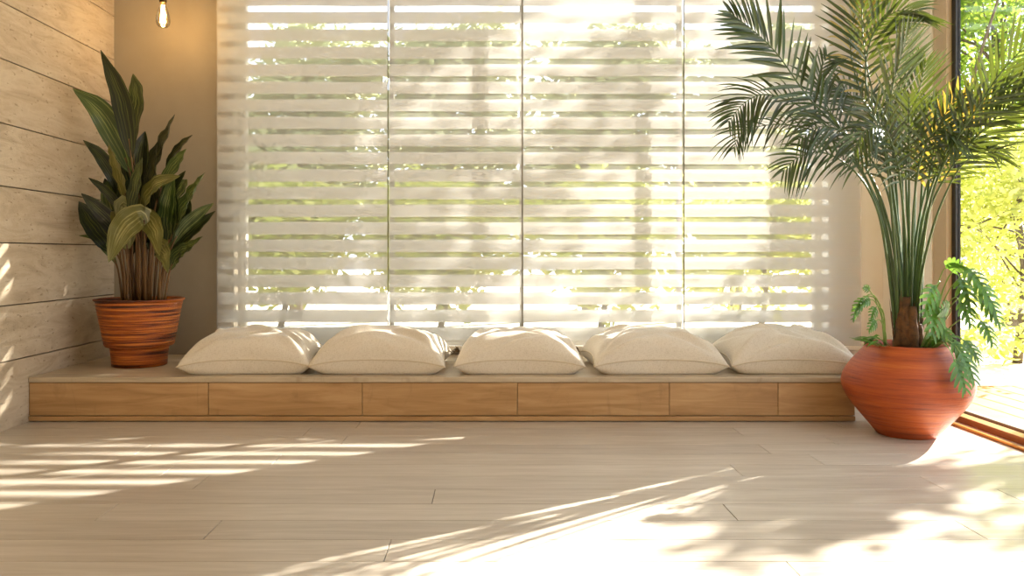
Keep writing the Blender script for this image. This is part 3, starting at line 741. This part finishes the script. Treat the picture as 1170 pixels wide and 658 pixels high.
def tree(name, label, cat, x, y, crown, mats, nleaf, size, seed, trunk_r=.06, clusters=60, spread=.22, group=None, base=-.06):
    """crown: list of (cx,cy,cz,rx,ry,rz) blobs"""
    rs = random.Random(seed)
    root = empty(name, (x, y, base), label, cat, group)
    cl = []
    for k in range(clusters):
        c = rs.choice(crown)
        while True:
            a = Vector((rs.uniform(-1, 1), rs.uniform(-1, 1), rs.uniform(-1, 1)))
            if .3 < a.length < 1: break
        cl.append(Vector((c[0] + a.x * c[3], c[1] + a.y * c[4], c[2] + a.z * c[5])))
    m = MB()
    for k in range(nleaf):
        c = cl[rs.randrange(len(cl))]
        p = c + Vector((rs.gauss(0, spread), rs.gauss(0, spread), rs.gauss(0, spread * .7)))
        if p.z < base + .03: p.z = base + .03 + rs.random() * .2
        if p.y < 5.0 and p.x < 3.0: continue
        a = Vector((rs.gauss(0, 1), rs.gauss(0, 1), rs.gauss(0, .7))).normalized()
        b = a.cross(Vector((rs.gauss(0, 1), rs.gauss(0, 1), rs.gauss(0, 1)))).normalized()
        s = size * rs.uniform(.6, 1.3); nn = a.cross(b) * s * .12
        m.add([p - a * s, p - a * s * .2 + b * s * .42 + nn, p + a * s, p - a * s * .2 - b * s * .42 + nn], [(0, 1, 2), (0, 2, 3)], 0, None, min(1, max(0, rs.gauss(.5, .22))))
    part(m, 'foliage', mats, root)['kind'] = 'stuff'
    m = MB()
    top = Vector((sum(c[0] for c in crown) / len(crown), sum(c[1] for c in crown) / len(crown), max(c[2] for c in crown)))
    b0 = Vector((x, y, base)); tr = spline([b0, b0.lerp(top, .4) + Vector((.08, .05, 0)), b0.lerp(top, .75), top], 14)
    m.tube(tr, [trunk_r * (1.2 - .9 * i / 14) for i in range(15)], 8)
    for k, c in enumerate(cl[:18]):
        s = tr[rs.randrange(4, 13)]; mid = s.lerp(c, .5) + Vector((0, 0, .06))
        m.tube([s, mid, c], [trunk_r * .32, trunk_r * .2, trunk_r * .06], 5)
    part(m, 'trunk', M['bark'], root)

# right of the glass door
tree('garden_shrub', 'tall yellow-green shrub lit by sun just outside the glass door, beside the palm', 'shrub', 4.15, 6.2,
     [(4.1, 6.2, .75, .75, .6, .75), (4.3, 6.3, 1.5, .6, .5, .5)], M['fy'], 5200, .045, 1, .03, 60, .16)
tree('garden_tree', 'light green tree with white sky gaps behind the shrub outside the glass door', 'tree', 6.2, 9.4,
     [(6.0, 9.4, 2.4, 1.3, .9, 1.1), (6.0, 9.4, 3.6, 1.2, .9, .8)], M['fg'], 5200, .06, 2, .08, 60, .2)
tree('garden_shrub', 'dense yellow-green shrub further back outside the glass door', 'shrub', 6.2, 8.6,
     [(6.0, 8.6, .8, 1.4, .6, .8), (5.4, 8.4, 1.5, .7, .5, .5)], M['fy'], 6000, .055, 3, .03, 60, .18)
# trees right of the house, added mostly out of view to filter low sun
tree('garden_tree', 'unseen airy tree right of the house, placed so its leaves dapple the floor', 'tree', 6.9, 6.2,
     [(5.75, 5.65, 2.4, .45, .25, .2), (5.9, 5.5, 2.2, .4, .3, .25), (6.8, 6.0, 2.5, .8, .35, .6)], M['fg'], 1150, .06, 4, .05, 18, .11)
tree('garden_tree', 'airy tree behind the house corner, placed so its leaves dapple the blinds', 'tree', 5.2, 8.9,
     [(4.3, 7.8, 4.1, 1.3, .6, .8), (5.6, 8.6, 3.8, 1.0, .7, .8), (3.0, 7.8, 4.7, .8, .5, .5)], M['fg'], 2600, .075, 6, .08, 26, .2)
tree('garden_tree', 'unseen tall airy tree, added so its high crown shades the upper part of the far left blind', 'tree', 4.6, 8.3,
     [(4.1, 7.9, 4.75, .75, .3, .4), (3.6, 7.9, 5.1, .6, .3, .4), (3.5, 8.0, 4.0, .35, .25, .5)], M['fg'], 4600, .07, 9, .07, 42, .14)
# row behind the back window
labs = [('hedge_bush', 'rounded yellow-green bush seen dimly through the far left blind'), ('hedge_bush', 'rounded yellow-green bush seen dimly through the second blind'),
        ('hedge_bush', 'rounded yellow-green bush seen dimly through the third blind'), ('hedge_bush', 'rounded yellow-green bush seen dimly through the far right blind')]
for i, (nm, lb) in enumerate(labs):
    X = -2.3 + i * 1.75
    tree(nm, lb, 'bush', X, 8.6, [(X, 8.6, 1.2, .85, .4, .4), (X, 8.6, .75, .9, .4, .5)], M['fy'], 5200, .065, 40 + i, .03, 60, .15, 'bushes behind the blinds')
labs = ['green tree seen dimly through the top of the far left blind', 'green tree seen dimly through the top of the second blind',
        'green tree seen dimly through the top of the third blind', 'green tree seen dimly through the top of the far right blind']
for i, lb in enumerate(labs):
    X = -2.6 + i * 1.95
    tree('background_tree', lb, 'tree', X, 10.5, [(X, 10.5, 2.3, 1.0, .5, .7), (X + .3, 10.5, 3.25, .95, .5, .6), (X, 10.5, 1.7, 1.0, .5, .5)], M['fd'], 8500, .085, 60 + i, .08, 90, .2, 'trees behind the blinds')
